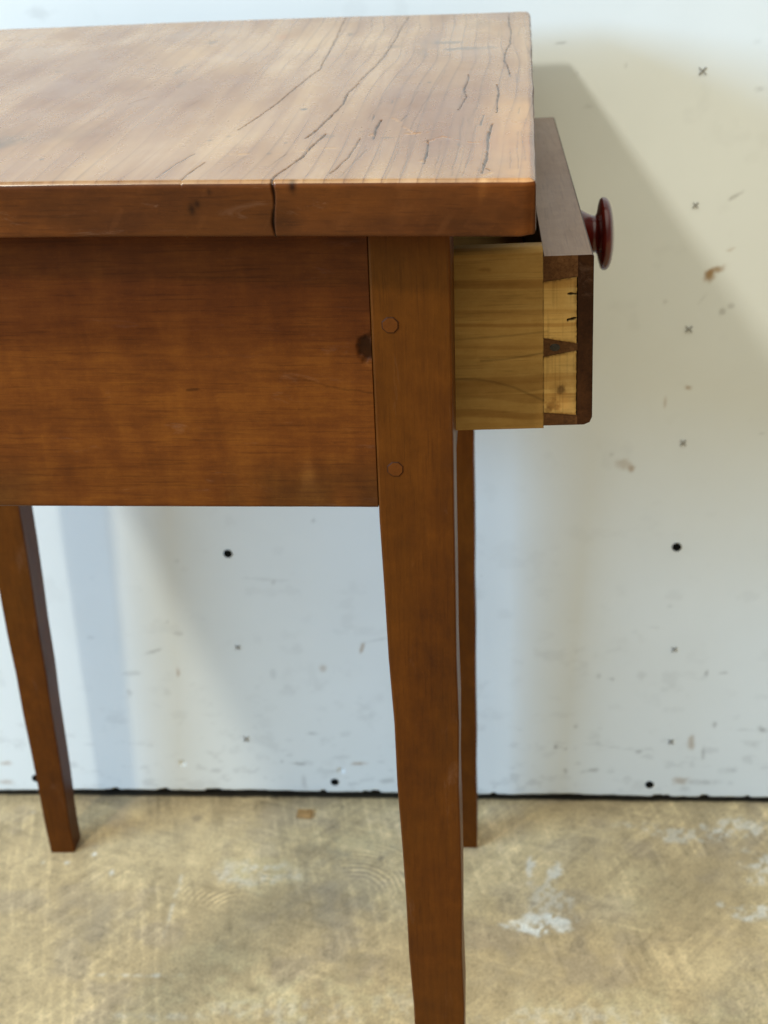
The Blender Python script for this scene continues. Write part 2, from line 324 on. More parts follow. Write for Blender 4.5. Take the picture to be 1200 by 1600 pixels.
def wood(name, dark, mid, light, axis, rough=.42, blotch=.5, attr=None, coat=0.0, grain=1.0, off=(0,0,0), spec=.5, figure=0.0, gold=None, scuff=0.0):
    """stained timber; axis = direction of the grain"""
    t = NT(name)
    ax = "xyz".index(axis)
    def stv(k):
        v = [1.0, 1.0, 1.0]; v[ax] = k; return v
    def add(v, n, k):
        return t.math('ADD', v, t.math('MULTIPLY', t.math('SUBTRACT', n, .5), k))
    a = t.noise(38, stv(.07), 5, .6, .5, off)
    b = t.noise(520, stv(.05), 3, .6, .2, off)
    c = t.noise(9, stv(.35), 4, .55, .5, off)
    m = t.noise(95, stv(.6), 6, .72, .2, off)
    v = t.math('ADD', .5, 0.0)
    v = add(v, a, .55*grain); v = add(v, b, .55*grain); v = add(v, c, 1.5*blotch); v = add(v, m, .55)
    if figure:   # chatoyant curl across the grain
        st4 = [0.15, 0.15, 0.15]; st4[ax] = 1.0
        v = add(v, t.noise(60, st4, 4, .6, .3, off), figure)
    colr = t.ramp(v, [(.22, dark), (.5, mid), (.78, light)])
    if gold is not None:
        gn = t.noise(7.5, stv(.45), 4, .6, .6, tuple(o+3.1 for o in off))
        colr = t.mix(t.ramp(gn, [(.44, 0.0), (.64, .5)]), colr, t.mix(.5, gold, colr))
    pores = t.noise(900, stv(.04), 3, .6, 0, off)
    colr = t.mix(t.ramp(pores, [(.34, .5*grain), (.44, 0.0)]), colr, tuple(x*.5 for x in dark))
    spk = t.noise(650, (1, 1, 1), 2, .5, 0, off)
    colr = t.mix(t.ramp(spk, [(.64, 0.0), (.8, .3)]), colr, light)
    if scuff:
        st5 = [2.2, 2.2, 2.2]; st5[ax] = .5
        sc_ = t.noise(34, st5, 6, .75, .8, tuple(o+7.7 for o in off))
        colr = t.mix(t.ramp(sc_, [(.60, 0.0), (.74, scuff)]), colr, srgb(150, 116, 92))
    if attr:
        colr = t.mix(1.0, colr, t.attr(attr).outputs["Color"], 'MULTIPLY')
    rg = t.math('ADD', t.math('MULTIPLY', t.math('SUBTRACT', t.noise(30, stv(.3), 4, .6, 0, off), .5), .25), rough)
    n1 = t.bump(b, .12, .0005)
    n2 = t.bump(m, .12, .0008, n1)
    n3 = t.bump(c, .2, .0015, n2)
    return t.set(colr, rg, n3, spec, coat, .25)

M_APRON = wood("stained_cherry_apron", srgb(70,33,10), srgb(97,50,14), srgb(121,68,20), 'x', .42, .35, 'tint', grain=.55, spec=.1, figure=.40, scuff=.16)
M_LEG = wood("stained_cherry_leg", srgb(62,30,8), srgb(84,43,8), srgb(104,56,12), 'z', .40, .5, grain=.5, spec=.1, figure=.15, gold=srgb(90,54,8), scuff=.14)
M_EDGE = wood("worn_top_edge", srgb(52,24,9), srgb(78,40,14), srgb(104,57,20), 'x', .38, .7, 'tint', grain=.5, spec=.14, gold=srgb(104,58,14), scuff=.28)
M_ENDGRAIN = wood("drawer_front_end_grain", srgb(52,30,14), srgb(86,55,29), srgb(118,80,48), 'y', .6, .7, grain=.9, spec=.08, scuff=.2)
M_DUSTY = wood("dusty_drawer_top_edge", srgb(108,86,70), srgb(128,104,86), srgb(146,122,102), 'y', .55, .5, grain=.5, spec=.3)
M_EDGE_DARK = srgb(24, 14, 8)
M_PEG = wood("peg_end_grain", srgb(72,36,10), srgb(92,48,12), srgb(108,58,18), 'y', .5, .4, spec=.1, grain=.5)
M_FRONT = wood("drawer_front_wood", srgb(32,15,6), srgb(52,28,12), srgb(78,46,22), 'y', .5, .7, off=(.3,.1,.2), spec=.08, grain=.6, scuff=.2)
M_RAIL = wood("rail_wood", srgb(60,32,10), srgb(84,46,14), srgb(104,60,20), 'y', .5, .5, spec=.2, grain=.5)
M_PINE = wood("unfinished_pine", srgb(146,106,50), srgb(172,130,68), srgb(190,150,86), 'x', .62, .3, 'tint', grain=.5, spec=.1)
M_PINE_IN = wood("unfinished_pine_inside", srgb(150,108,52), srgb(186,144,80), srgb(204,168,104), 'x', .65, .35, grain=.7)

def mat_top():
    t = NT("worn_table_top")
    ringx = t.noise(3.2, (1, .45, 1), 3, .5, .3)
    sep = t.n("ShaderNodeSeparateXYZ"); t.l(t.tc.outputs["Object"], sep.inputs[0])
    u = t.math('ADD', sep.outputs[0], t.math('MULTIPLY', ringx, .085))
    fr = t.math('FRACT', t.math('MULTIPLY', u, 118.0))
    ring = t.ramp(fr, [(0.0, 1.0), (.06, .4), (.2, 0.0), (.94, 0.0), (1.0, 1.0)])
    strong = t.math('MULTIPLY', t.ramp(t.noise(11, (1, .25, 1), 3), [(.36, 0.15), (.58, 1.0)]), t.ramp(t.math('ADD', sep.outputs[0], .5), [(.22, .25), (.42, 1.0)]))
    blotch = t.noise(7, (1, .6, 1), 5, .6, .5)
    streak = t.noise(60, (1, .05, 1), 4, .6, .3)
    v = t.math('ADD', t.math('MULTIPLY', blotch, .6), t.math('MULTIPLY', streak, .4))
    base = t.ramp(v, [(.34, srgb(122,78,42)), (.5, srgb(150,112,74)), (.66, srgb(178,144,104))])
    ringf = t.math('MULTIPLY', t.math('MULTIPLY', ring, strong), .72)
    base = t.mix(ringf, base, srgb(92,58,34))
    speck = t.noise(500, (1, .35, 1), 3, .6)
    base = t.mix(t.ramp(speck, [(.62, 0.0), (.80, .16)]), base, srgb(96,62,38))
    base = t.mix(1.0, base, t.attr("tint").outputs["Color"], 'MULTIPLY')
    rr = t.noise(22, (1, .5, 1), 5, .65)
    rough = t.math('ADD', t.math('MULTIPLY', rr, .30), .12)
    n1 = t.bump(streak, .05, .0006)
    n2 = t.bump(t.noise(120, (1, .4, 1), 3), .02, .0005, n1)
    n3 = t.bump(t.noise(8, (1, .7, 1), 3), .08, .004, n2)
    return t.set(base, rough, n3, .7)
M_TOP = mat_top()

def mat_wall():
    t = NT("white_wall_board")
    base = t.attr("tint").outputs["Color"]
    f1 = t.noise(14, (1, 1, 1), 5, .6)
    base = t.mix(t.ramp(f1, [(.3, .0), (.75, .10)]), base, srgb(190, 190, 178))
    sp = t.noise(900, (1, 1, 1), 2)
    n = t.bump(sp, .05, .0005)
    n = t.bump(t.noise(5, (1, 1, 1), 3), .15, .004, n)
    return t.set(base, .55, n, .4)
M_WALL = mat_wall()

def mat_floor():
    t = NT("worn_concrete")
    base = t.attr("tint").outputs["Color"]
    f = t.noise(560, (1, 1, 1), 5, .75)
    base = t.mix(1.0, base, t.ramp(f, [(.32, .58), (.5, 1.0), (.68, 1.28)]), 'MULTIPLY')
    g = t.noise(60, (1, 1, 1), 5, .65)
    base = t.mix(1.0, base, t.ramp(g, [(.3, .86), (.7, 1.1)]), 'MULTIPLY')
    n = t.bump(f, .22, .0012)
    n = t.bump(g, .18, .003, n)
    return t.set(base, t.math('ADD', t.math('MULTIPLY', g, .25), .48), n, .35)
M_FLOOR = mat_floor()

def mat_plain(name, c, rough=.5, spec=.4, var=.3, scale=90, coat=0):
    t = NT(name)
    f = t.noise(scale, (1, 1, 1), 4, .6)
    colr = t.ramp(f, [(.3, tuple(x*(1-var) for x in c)), (.7, tuple(min(1, x*(1+var)) for x in c))])
    return t.set(colr, rough, t.bump(f, .08, .0005), spec, coat, .05)
M_INK = mat_plain("printed_grey_ink", srgb(138,134,126), .6, .3, .35, 900)
M_SCREW = mat_plain("black_screw", srgb(16,17,14), .8, .1)
M_BACK = mat_plain("added_unseen_block_dark", srgb(30,26,22), .8, .2)
M_KNOB = mat_plain("dark_red_polished_wood", srgb(74,18,10), .2, .35, .35, 60, .2)
M_GLUE = mat_plain("dark_glue_line", srgb(58,30,10), .6, .1)
M_CHIP = mat_plain("wood_chip", srgb(160,122,74), .7, .2)

# ------------------------------------------------------------------ floor
def build_floor():
    xs = np.concatenate([np.linspace(-3.5, -.62, 24), np.linspace(-.6, .42, 600), np.linspace(.45, 3.5, 24)])
    ys = np.concatenate([np.linspace(-3.0, .12, 24), np.linspace(.13, .56, 270), np.linspace(.58, .9, 6)])
    X, Y = np.meshgrid(xs, ys)
    rag = (fbm(X*90, Y*90, 5, 4)-.5)
    c1, c2, c3 = np.array(srgb(174,150,109)), np.array(srgb(194,170,126)), np.array(srgb(152,133,106))
    n1 = fbm(X*7, Y*7, 1, 5)[..., None]; n2 = fbm(X*26, Y*26, 11, 5)[..., None]; n3 = fbm(X*60, Y*14, 21, 4)[..., None]
    col = c1 + (c2-c1)*sstep(.35, .7, n1) + (c3-c1)*sstep(.5, .72, n2)*.5
    col = col*(0.86+.28*n3)
    # trowel swirls: two fans of concentric arcs scraped into the skin
    for (cx, cy, r0, r1, a0, a1, sp, k) in ((-.210, .330, .014, .080, 70, 160, .0056, .36), (-.115, .350, .020, .095, 15, 105, .0056, .32)):
        r = np.hypot(X-cx, Y-cy) + rag*.0034 + (fbm(X*18, Y*18, 34, 2)-.5)*.008; a = np.degrees(np.arctan2(Y-cy, X-cx))
        msk = sstep(r0, r0+.015, r)*(1-sstep(r1-.03, r1, r))*sstep(a0-25, a0+15, a)*(1-sstep(a1-25, a1+10, a))
        msk = msk*sstep(.32, .6, fbm(X*40, Y*40, 33, 3))
        ring = .5+.5*np.cos(2*np.pi*r/sp)
        ring = ring**1.5
        col = col*(1+(k*3.0*(ring-.35)*msk)[..., None])
    # scrape and broom marks in three directions
    for (ang, kx, ky, sd, k) in ((.25, 260, 22, 41, .16), (-.7, 220, 18, 42, .13), (1.25, 240, 24, 43, .12)):
        U, V = X*math.cos(ang)+Y*math.sin(ang), -X*math.sin(ang)+Y*math.cos(ang)
        sc_ = sstep(.52, .78, fbm(U*kx, V*ky, sd, 3))*sstep(.4, .62, fbm(X*9, Y*9, sd+5, 3))
        col = col*(1+k*1.6*sc_[..., None])
        sd_ = sstep(.56, .8, fbm(U*kx*.8+40, V*ky, sd+9, 3))*sstep(.4, .62, fbm(X*8+4, Y*8, sd+6, 3))
        col = col*(1-k*1.4*sd_[..., None])
    # faint combed lines
    comb = (np.cos(2*np.pi*(X+.004*fbm(X*20, Y*6, 40, 3))/.0042))*sstep(.40, .28, Y)*sstep(-.26, -.2, X)*sstep(0.0, -.05, X)
    col = col*(1+.05*comb[..., None])
    white = np.array(srgb(224,220,206)); yel = np.array(srgb(212,194,146)); gry = np.array(srgb(138,128,110)); dark = np.array(srgb(110,98,80))
    for (cx, cy, rx, ry, kind, k) in BROAD + FLOOR_MARKS:
        q = ((X-cx)/rx)**2+((Y-cy)/ry)**2
        e = np.sqrt(q)+rag*1.5
        m = (1-sstep(.45, 1.15, e))*k
        if kind in 'yg': m = (1-sstep(.1, 1.3, e))*k*(.6 if kind == 'y' else .5)*sstep(.25, .6, fbm(X*60, Y*60, 61, 5))
        if kind == 'w': m = m*sstep(.36, .66, fbm(X*190, Y*150, 60, 5)+.10*k)*.85
        col = col + (({'w': white, 'd': dark, 'y': yel, 'g': gry}[kind])-col)*m[..., None]
    jw = Y-(.4928-.01114*X)
    col = col*(1-.93*(sstep(-.0022, .0012, jw+.0022*rag)*(jw < .04)))[..., None]
    # grime in the joint by the wall
    g = sstep(.462, .492, Y)*(.35+.5*fbm(X*30, Y*60, 70, 3))*(Y < .56)
    col = col*(1-.45*g[..., None])
    spk = vnoise(X*480, Y*480, 80)
    col = col*np.where(spk > .93, .72, 1.0)[..., None]
    Zz = floor_z(X)+ (fbm(X*12, Y*12, 90, 3)-.5)*.0012*(np.abs(X+.1) < .5)
    me = np_mesh("floor", np.stack([X, Y, Zz], -1).reshape(-1, 3), grid_quads(len(ys), len(xs)))
    col_attr(me, "tint", np.clip(col, 0, 1).reshape(-1, 3))
    o = finish("floor", me, M_FLOOR, smooth=True)
    o["kind"] = "structure"
    return o
build_floor()

# ------------------------------------------------------------------ wall board with printed crosses and screws
def build_wall():
    xs = np.concatenate([np.linspace(-2.4, -.6, 18), np.linspace(-.56, .34, 520), np.linspace(.4, 2.4, 18)])
    t = np.concatenate([np.linspace(0, .80, 460), np.linspace(.84, 2.5, 20)])
    X, T = np.meshgrid(xs, t)
    zb = np.interp(X, [-2.4, -.484, -.33, -.195, -.1, .131, .252, 2.4], [-.051, -.0097, -.0047, -.0008, .0003, .0046, .0064, .054])
    zb = zb + .0030*(fbm(X*26, X*0, 3, 4)-.5) + .0022*sstep(.66, .8, fbm(X*60, X*0+7, 4, 3))
    zb = zb+.0036
    Zz = zb+T
    white = np.array(srgb(226,227,220))
    col = np.tile(white, X.shape+(1,))
    col = col*(1-.05*fbm(X*9, Zz*9, 2, 4)[..., None])
    rag = fbm(X*150, Zz*150, 8, 3)-.5
    pal = {'t': np.array(srgb(150,112,58)), 'g': np.array(srgb(128,124,116))}
    for (cx, cz, rx, rz, ang, kind, k) in WALL_MARKS:
        a = math.radians(-ang); dx, dz = X-cx, Zz-cz
        p = dx*math.cos(a)+dz*math.sin(a); q = -dx*math.sin(a)+dz*math.cos(a)
        e = np.sqrt((p/max(rx, .0012))**2+(q/max(rz, .0012))**2)+rag*1.3
        m = (1-sstep(.3, 1.25, e))*min(1, k*1.15)
        col = col+(pal[kind]-col)*m[..., None]
    # scuffs thicker towards the skirting where boots and brooms reach
    s1 = sstep(.62, .78, fbm(X*55, Zz*110, 15, 4))*sstep(.16, .0, T)*.22
    s2 = sstep(.66, .8, fbm(X*34, Zz*48, 25, 4))*sstep(.45, .05, T)*.12
    s3 = sstep(.70, .84, fbm(X*30, Zz*30, 35, 4))*.06
    for m in (s1, s2, s3):
        col = col+(pal['g']-col)*m[..., None]
    Yy = wall_y(X, Zz) + .0006*(fbm(X*5, Zz*5, 45, 2)-.5)
    for (cx, cz) in ((-.2917, .0322), (-.1339, .0287)):
        Yy = Yy+.0025*np.exp(-((X-cx)**2+(Zz-cz)**2)/(.0022**2))
    nr, nc = X.shape
    front = np.stack([X, Yy, Zz], -1).reshape(-1, 3)
    under = np.stack([X[0], Yy[0]+.0125, Zz[0]], -1)
    n0 = len(front)
    i = np.arange(nc-1)
    lip = np.stack([n0+i, n0+i+1, i+1, i], 1)
    me = np_mesh("wall", np.concatenate([front, under]), np.concatenate([grid_quads(nr, nc), lip]))
    col_attr(me, "tint", np.concatenate([np.clip(col, 0, 1).reshape(-1, 3), np.tile(white*.8, (nc, 1))]))
    wall = finish("wall", me, M_WALL, smooth=True)
    wall["kind"] = "structure"
    bm = bmesh.new()
    box_bm(bm, -2.6, 2.6, .530, .60, -.12, 2.6)  # unseen dark block added behind the board, keeps light out of the gap
    finish("added_unseen_wall_block", to_mesh(bm, "added_unseen_wall_block"), M_BACK, wall)
    # printed crosses
    rng = np.random.default_rng(4)
    for k, (x, z) in enumerate(CROSSES):
        bm = bmesh.new()
        s, h = .0034*rng.uniform(.85, 1.1), .00045
        y = wall_y(x, z)-.0009
        for a in (math.radians(47+rng.uniform(-5, 5)), math.radians(-46+rng.uniform(-5, 5))):
            dx, dz = math.cos(a), math.sin(a)
            dy = .00012 if a < 0 else 0
            pts = [(-s, -h*.7), (s, -h), (s, h*.7), (-s, h)]
            f_ = [bm.verts.new((x+p*dx-q*dz, y-dy, z+p*dz+q*dx)) for p, q in pts]
            b_ = [bm.verts.new((x+p*dx-q*dz, y-dy+.0008, z+p*dz+q*dx)) for p, q in pts]
            bm.faces.new(f_)
            for i in range(4): bm.faces.new((f_[i], b_[i], b_[(i+1) % 4], f_[(i+1) % 4]))
        finish("printed_cross", to_mesh(bm, "printed_cross"), M_INK, wall)
    # screw heads with a driver recess
    for k, (x, z) in enumerate(SCREWS):
        bm = bmesh.new()
        y = wall_y(x, z)
        prof = [(.0042, .0002), (.0039, -.0006), (.0032, -.0009), (.0015, -.0008), (.0011, -.0002), (0, -.0002)]
        n = 18; rings = []
        for r, d in prof[:-1]:
            rings.append([bm.verts.new((x+r*math.cos(2*math.pi*i/n)*(1+.05*math.sin(3*i)), y+d, z+r*math.sin(2*math.pi*i/n))) for i in range(n)])
        for a, b in zip(rings, rings[1:]):
            for i in range(n): bm.faces.new((a[i], b[i], b[(i+1) % n], a[(i+1) % n]))
        bm.faces.new(rings[-1])
        finish("screw", to_mesh(bm, "screw"), M_SCREW, wall, True)
    return wall
build_wall()

# ------------------------------------------------------------------ table
table = bpy.data.objects.new("side_table", None)
COL.objects.link(table)
table.location = (-.185, .215, floor_z(-.185))
table.empty_display_size = .1
tag(table, "old brown wooden side table with square tapered legs and a cracked top", "table")
bpy.context.view_layer.update()
T_INV = table.matrix_world.inverted()
def on_table(o):
    o.parent = table
    o.matrix_parent_inverse = T_INV
    return o

def build_top():
    xl = -.443
    xs = np.concatenate([np.linspace(0, .22, 26)[:-1], np.linspace(.22, 1, 860)])
    ysn = np.linspace(0, 1, 470)
    yn = lambda x: np.interp(x, [-.45, -.192, -.074, .037, .06], [-.010, -.0153, -.0178, -.0242, -.0245])
    yf = lambda x: np.interp(x, [-.45, -.344, -.222, -.092, .042, .06], [.441, .4473, .459, .4648, .466, .466])
    r = .0032
    S, Tt = np.meshgrid(xs, ysn)
    # outline with slightly uneven hand-planed edges
    xr = .0367+.0049*Tt + .0009*(fbm(Tt*14, Tt*0+3, 6, 3)-.5)
    X0 = xl+(xr-xl)*S
    wob = .0006*(fbm(X0*14, X0*0, 9, 3)-.5)
    A, B = yn(X0)+wob, yf(X0)
    # rounded plan corners
    Y0 = A+(B-A)*Tt
    def corner(X, Y, cr=.006):
        # pull the four plan corners in
        ex = np.minimum((X-xl), (xr-X)); ey = np.minimum(Y-A, B-Y)
        dx = np.clip(cr-ex, 0, None); dy = np.clip(cr-ey, 0, None)
        dd = np.hypot(dx, dy); s = np.where(dd > cr, cr/np.maximum(dd, 1e-9), 1.0)
        sx = np.where(X-xl < xr-X, 1, -1); sy = np.where(Y-A < B-Y, 1, -1)
        return X+sx*dx*(1-s), Y+sy*dy*(1-s)
    # inset for the round-over
    mx = r/(xr-xl); my = r/(B-A)
    Sx = mx+(1-2*mx)*S; Ty = my+(1-2*my)*Tt
    X = xl+(xr-xl)*Sx; Y = A+(B-A)*Ty
    X, Y = corner(X, Y, .006)
    Z = np.full(X.shape, H_TOP)+.0008*(fbm(X*8, Y*5, 12, 3)-.5)
    tint = np.ones(X.shape+(3,))
    jig = (fbm(X*160, Y*60, 51, 3)-.5)*.0011+(vnoise(X*40, Y*620, 50)-.5)*.00035
    for poly, wd, k in CRACKS:
        dd, pos = seg_dist(X+jig, Y, poly)
        wdm = wd*.00024*(0.55+.45*np.sin(np.pi*np.clip(pos, .02, .98))**.5)*(.45+1.1*vnoise(Y*170, X*30, 52))
        wdm = wdm*(.8 if k < .6 else 1.25 if k > .95 else 1.0)
        m = (1-sstep(wdm*.6, wdm*1.6+.00012, dd))
        halo = np.exp(-(dd/(.0022))**2)*.16*k
        kk = min(1, .35+.75*k) if k > .55 else k*1.0
        tint = tint*(1-(m*kk*.82)[..., None])*(1-halo[..., None]*np.array([.7, .9, 1.0]))
        Z = Z-m*(.0008 if k > .7 else .0003)*k
    for poly, wd, k in SCRATCHES:
        dd, pos = seg_dist(X+jig*1.2, Y+jig*2, poly)
        m = (1-sstep(.0002, wd*.0014, dd))*k*sstep(.3, .55, vnoise(X*420, Y*260, 53))
        tint = tint+(np.array([1.55, 1.7, 1.75])-tint)*m[..., None]
        Z = Z-m*.0003
    rag = fbm(X*130, Y*60, 54, 4)-.5
    for cx, cy, rx, ry, k in SMUDGES:
        e = np.sqrt(((X-cx)/rx)**2+((Y-cy)/ry)**2)+rag*1.4
        m = (1-sstep(.2, 1.3, e))*min(.95, abs(k)*1.45)
        tgt = np.array([.36, .40, .46]) if k > 0 else np.array([1.05, .78, .62])
        tint = tint+(tint*tgt-tint)*m[..., None]
    # finish rubbed thinner along the worn right end and front arris
    wr = sstep(.036, .004, (xr-X)) * sstep(.26, .0, Y)*1.1*fbm(X*60, Y*25, 55, 3)
    tint = tint*(1+wr[..., None]*np.array([.75, .65, .15]))
    nr, nc = X.shape
    # rim
    top = np.stack([X, Y, Z], -1)
    idx = np.arange(nr*nc).reshape(nr, nc)
    loop = np.concatenate([idx[0, :-1], idx[:-1, -1], idx[-1, ::-1][:-1], idx[::-1, 0][:-1]])
    flat = top.reshape(-1, 3); tflat = tint.reshape(-1, 3)
    P = flat[loop]
    nxt = np.roll(P, -1, 0); prv = np.roll(P, 1, 0)
    tg = np.roll(P, -5, 0)-np.roll(P, 5, 0)
    tg[:, 2] = 0; tg /= np.linalg.norm(tg, axis=1)[:, None]
    nrm = np.stack([tg[:, 1], -tg[:, 0]], 1)
    thick = H_TOP-Z_UNDER
    prof = [(r*math.sin(a), r*(1-math.cos(a))) for a in (math.radians(18), math.radians(36), math.radians(54), math.radians(72), math.radians(90))]
    prof += [(r, r+(thick-r-.0015)*t) for t in np.linspace(.06, 1, 18)]
    rb = .0015
    prof += [(r-rb+rb*math.cos(a), thick-rb+rb*math.sin(a)) for a in (math.radians(30), math.radians(60), math.radians(90))]
    rings = []; cols = []
    Lp = len(loop)
    xx = P[:, 0]; yy = P[:, 1]
    front = (np.arange(Lp) < nc-1)
    right_soft = sstep(.029, .042, xx)*0.0035*(yy < .2)   # lower right corner is worn round
    for k, (o_, dz) in enumerate(prof):
        q = P.copy()
        ff = dz/thick
        oo = o_ - .0012*sstep(.0, 1, ff)*front
        q[:, 0] += nrm[:, 0]*oo; q[:, 1] += nrm[:, 1]*oo
        q[:, 2] = P[:, 2]-dz + right_soft*sstep(.5, 1.0, ff)
        c = np.ones((Lp, 3))*(.75+.5*fbm(xx*18+yy*18, np.full(Lp, ff*1.2), 56, 4))[:, None]
        if k < 3: c = c*0+np.array([.95, .88, .78])*(.85+.3*fbm(xx*40, yy*40, 57, 3))[:, None]
        arr = (1-sstep(.0, .14, ff))*(k >= 3)
        c = c+(np.array([2.2, 2.2, 1.9])-c)*(arr*(.45+.5*fbm(xx*40, yy*40, 57, 3)))[:, None]
        wear = (sstep(.004, .036, xx)+.35*sstep(.5, .7, fbm(xx*14, np.full(Lp, ff*.8), 62, 3)))*front*.9
        c = c*(1+wear[:, None]*np.array([1.0, .85, .35])*(.3+1.0*fbm(xx*90, np.full(Lp, ff*4), 58, 3))[:, None])
        st = (vnoise(xx*210+3*ff, np.full(Lp, ff*1.5), 59) > .80)*front*.30*vnoise(xx*60, np.full(Lp, ff*4), 60)
        c = c+(np.array([1.7, 1.9, 2.4])-c)*st[:, None]
        cr_x = -.0742+.0009*math.sin(ff*6)+.0006*ff
        m = np.exp(-((xx-cr_x)/(.00045+.00015*math.sin(ff*11)))**2)*front
        c = c*(1-.93*m[:, None]); q[:, 1] += m*.0012
        for (sx, sf, rx_, rf, kk) in ((-.0651, .10, .0016, .12, .8), (-.1093, .50, .0016, .10, .75), (-.1067, .40, .0013, .07, .7), (-.101, .18, .001, .06, .5), (-.070, .7, .006, .3, .25), (.0150, .12, .0016, .16, -.6), (.0138, .25, .0012, .16, -.5)):
            e = np.exp(-((xx-sx)/rx_)**2-((ff-sf)/rf)**2)*front
            c = c*(1-kk*e[:, None]) if kk > 0 else c+(np.array([2.2, 2.4, 2.4])-c)*(-kk*e)[:, None]
        rings.append(q); cols.append(c)
    verts = np.concatenate([flat]+rings); tints = np.concatenate([tflat]+cols)
    quads = [grid_quads(nr, nc)]
    prev = loop; base = nr*nc
    for k in range(len(rings)):
        cur = base+k*Lp+np.arange(Lp)
        quads.append(np.stack([prev, cur, np.roll(cur, -1), np.roll(prev, -1)], 1))
        prev = cur
    me = np_mesh("table_top", verts, np.concatenate(quads), extra=[prev[::-1]])
    col_attr(me, "tint", np.clip(tints, 0.01, 3))
    me.materials.append(M_TOP); me.materials.append(M_EDGE)
    mi = np.ones(len(me.polygons), dtype=np.int32); mi[:(nr-1)*(nc-1)] = 0
    mi[(nr-1)*(nc-1):(nr-1)*(nc-1)+3*Lp] = 0
    me.polygons.foreach_set("material_index", mi)
    o = finish("table_top", me, None, smooth=True)
    o["label"] = "scratched and cracked solid wood top with a worn front edge"
    return on_table(o)
build_top()

def leg_mesh(name, x_out, y_out, sx, sy, foot):
    """square leg; sx, sy = direction from the outer corner inwards; foot = (x_out, y_out, size) at the floor"""
    bm = bmesh.new()
    zf = floor_z(x_out)
    lev = []
    n = 14
    for z, t in [(Z_UNDER-.0004, 0), (Z_APRON+.02, 0), (Z_APRON-.006, .0)] + [(None, k/n) for k in range(1, n+1)]:
        if z is None: z = (Z_APRON-.006)+(zf-(Z_APRON-.006))*t
        s = LEG+(foot[2]-LEG)*t
        ox = x_out+(foot[0]-x_out)*t; oy = y_out+(foot[1]-y_out)*t
        x0, x1 = sorted((ox, ox+sx*s)); y0, y1 = sorted((oy, oy+sy*s))
        b = .0011
        pts = [(x0+b, y0), (x1-b, y0), (x1-b*.3, y0+b*.3), (x1, y0+b), (x1, y1-b), (x1-b*.3, y1-b*.3), (x1-b, y1), (x0+b, y1), (x0+b*.3, y1-b*.3), (x0, y1-b), (x0, y0+b), (x0+b*.3, y0+b*.3)]
        if t > .0:   # hand-worn arrises
            j = .0004*math.sin(z*60+x_out*40)
            pts = [(px+j, py) for px, py in pts]
        lev.append([bm.verts.new((px, py, z)) for px, py in pts])
    for a, b_ in zip(lev, lev[1:]):
        m = len(a)
        for i in range(m): bm.faces.new((a[i], a[(i+1) % m], b_[(i+1) % m], b_[i]))
    bm.faces.new(lev[0]); bm.faces.new(lev[-1][::-1])
    # round the foot edge a little
    for v in lev[-1]: 
        cx = sum(p.co.x for p in lev[-1])/12; cy = sum(p.co.y for p in lev[-1])/12
    return to_mesh(bm, name)

LEGS = [  # outer corner, inward signs, foot outer corner + size
    (0.0, 0.0, -1, 1, (.0022, .0, .0250)),
    (0.0, .4455, -1, -1, (.0, .4455, .0240)),
    (-.4076, .4375, 1, -1, (-.4062, .4345, .0232)),
    (-.4076, 0.0, 1, 1, (-.4070, .0, .0245)),
]
for (x, y, sx, sy, foot) in LEGS:
    o = on_table(finish("leg", leg_mesh("leg", x, y, sx, sy, foot), M_LEG))
    # pegs pinning the side apron tenons (near side)
    if y == 0.0:
        for pz in (.6628, .5909):
            bm = bmesh.new()
            cx = x+sx*.0277
            n = 8; r = .0041
            a = [bm.verts.new((cx+r*math.cos(2*math.pi*(i+.5)/n)*(1+.06*math.sin(i*2.3)), .004, pz+r*math.sin(2*math.pi*(i+.5)/n))) for i in range(n)]
            b = [bm.verts.new((v.co.x, -.00012, v.co.z)) for v in a]
            c = [bm.verts.new((cx+(v.co.x-cx)*.88, -.00045, pz+(v.co.z-pz)*.88)) for v in a]
            for p, q in ((a, b), (b, c)):
                for i in range(n): bm.faces.new((p[i], p[(i+1) % n], q[(i+1) % n], q[i]))
            bm.faces.new(c)
            pm = to_mesh(bm, "peg")
            pm.materials.append(M_PEG); pm.materials.append(M_GLUE)
            for p in pm.polygons: p.material_index = 0 if (p.center.y < -.0004) else 1
            finish("peg", pm, None, o)

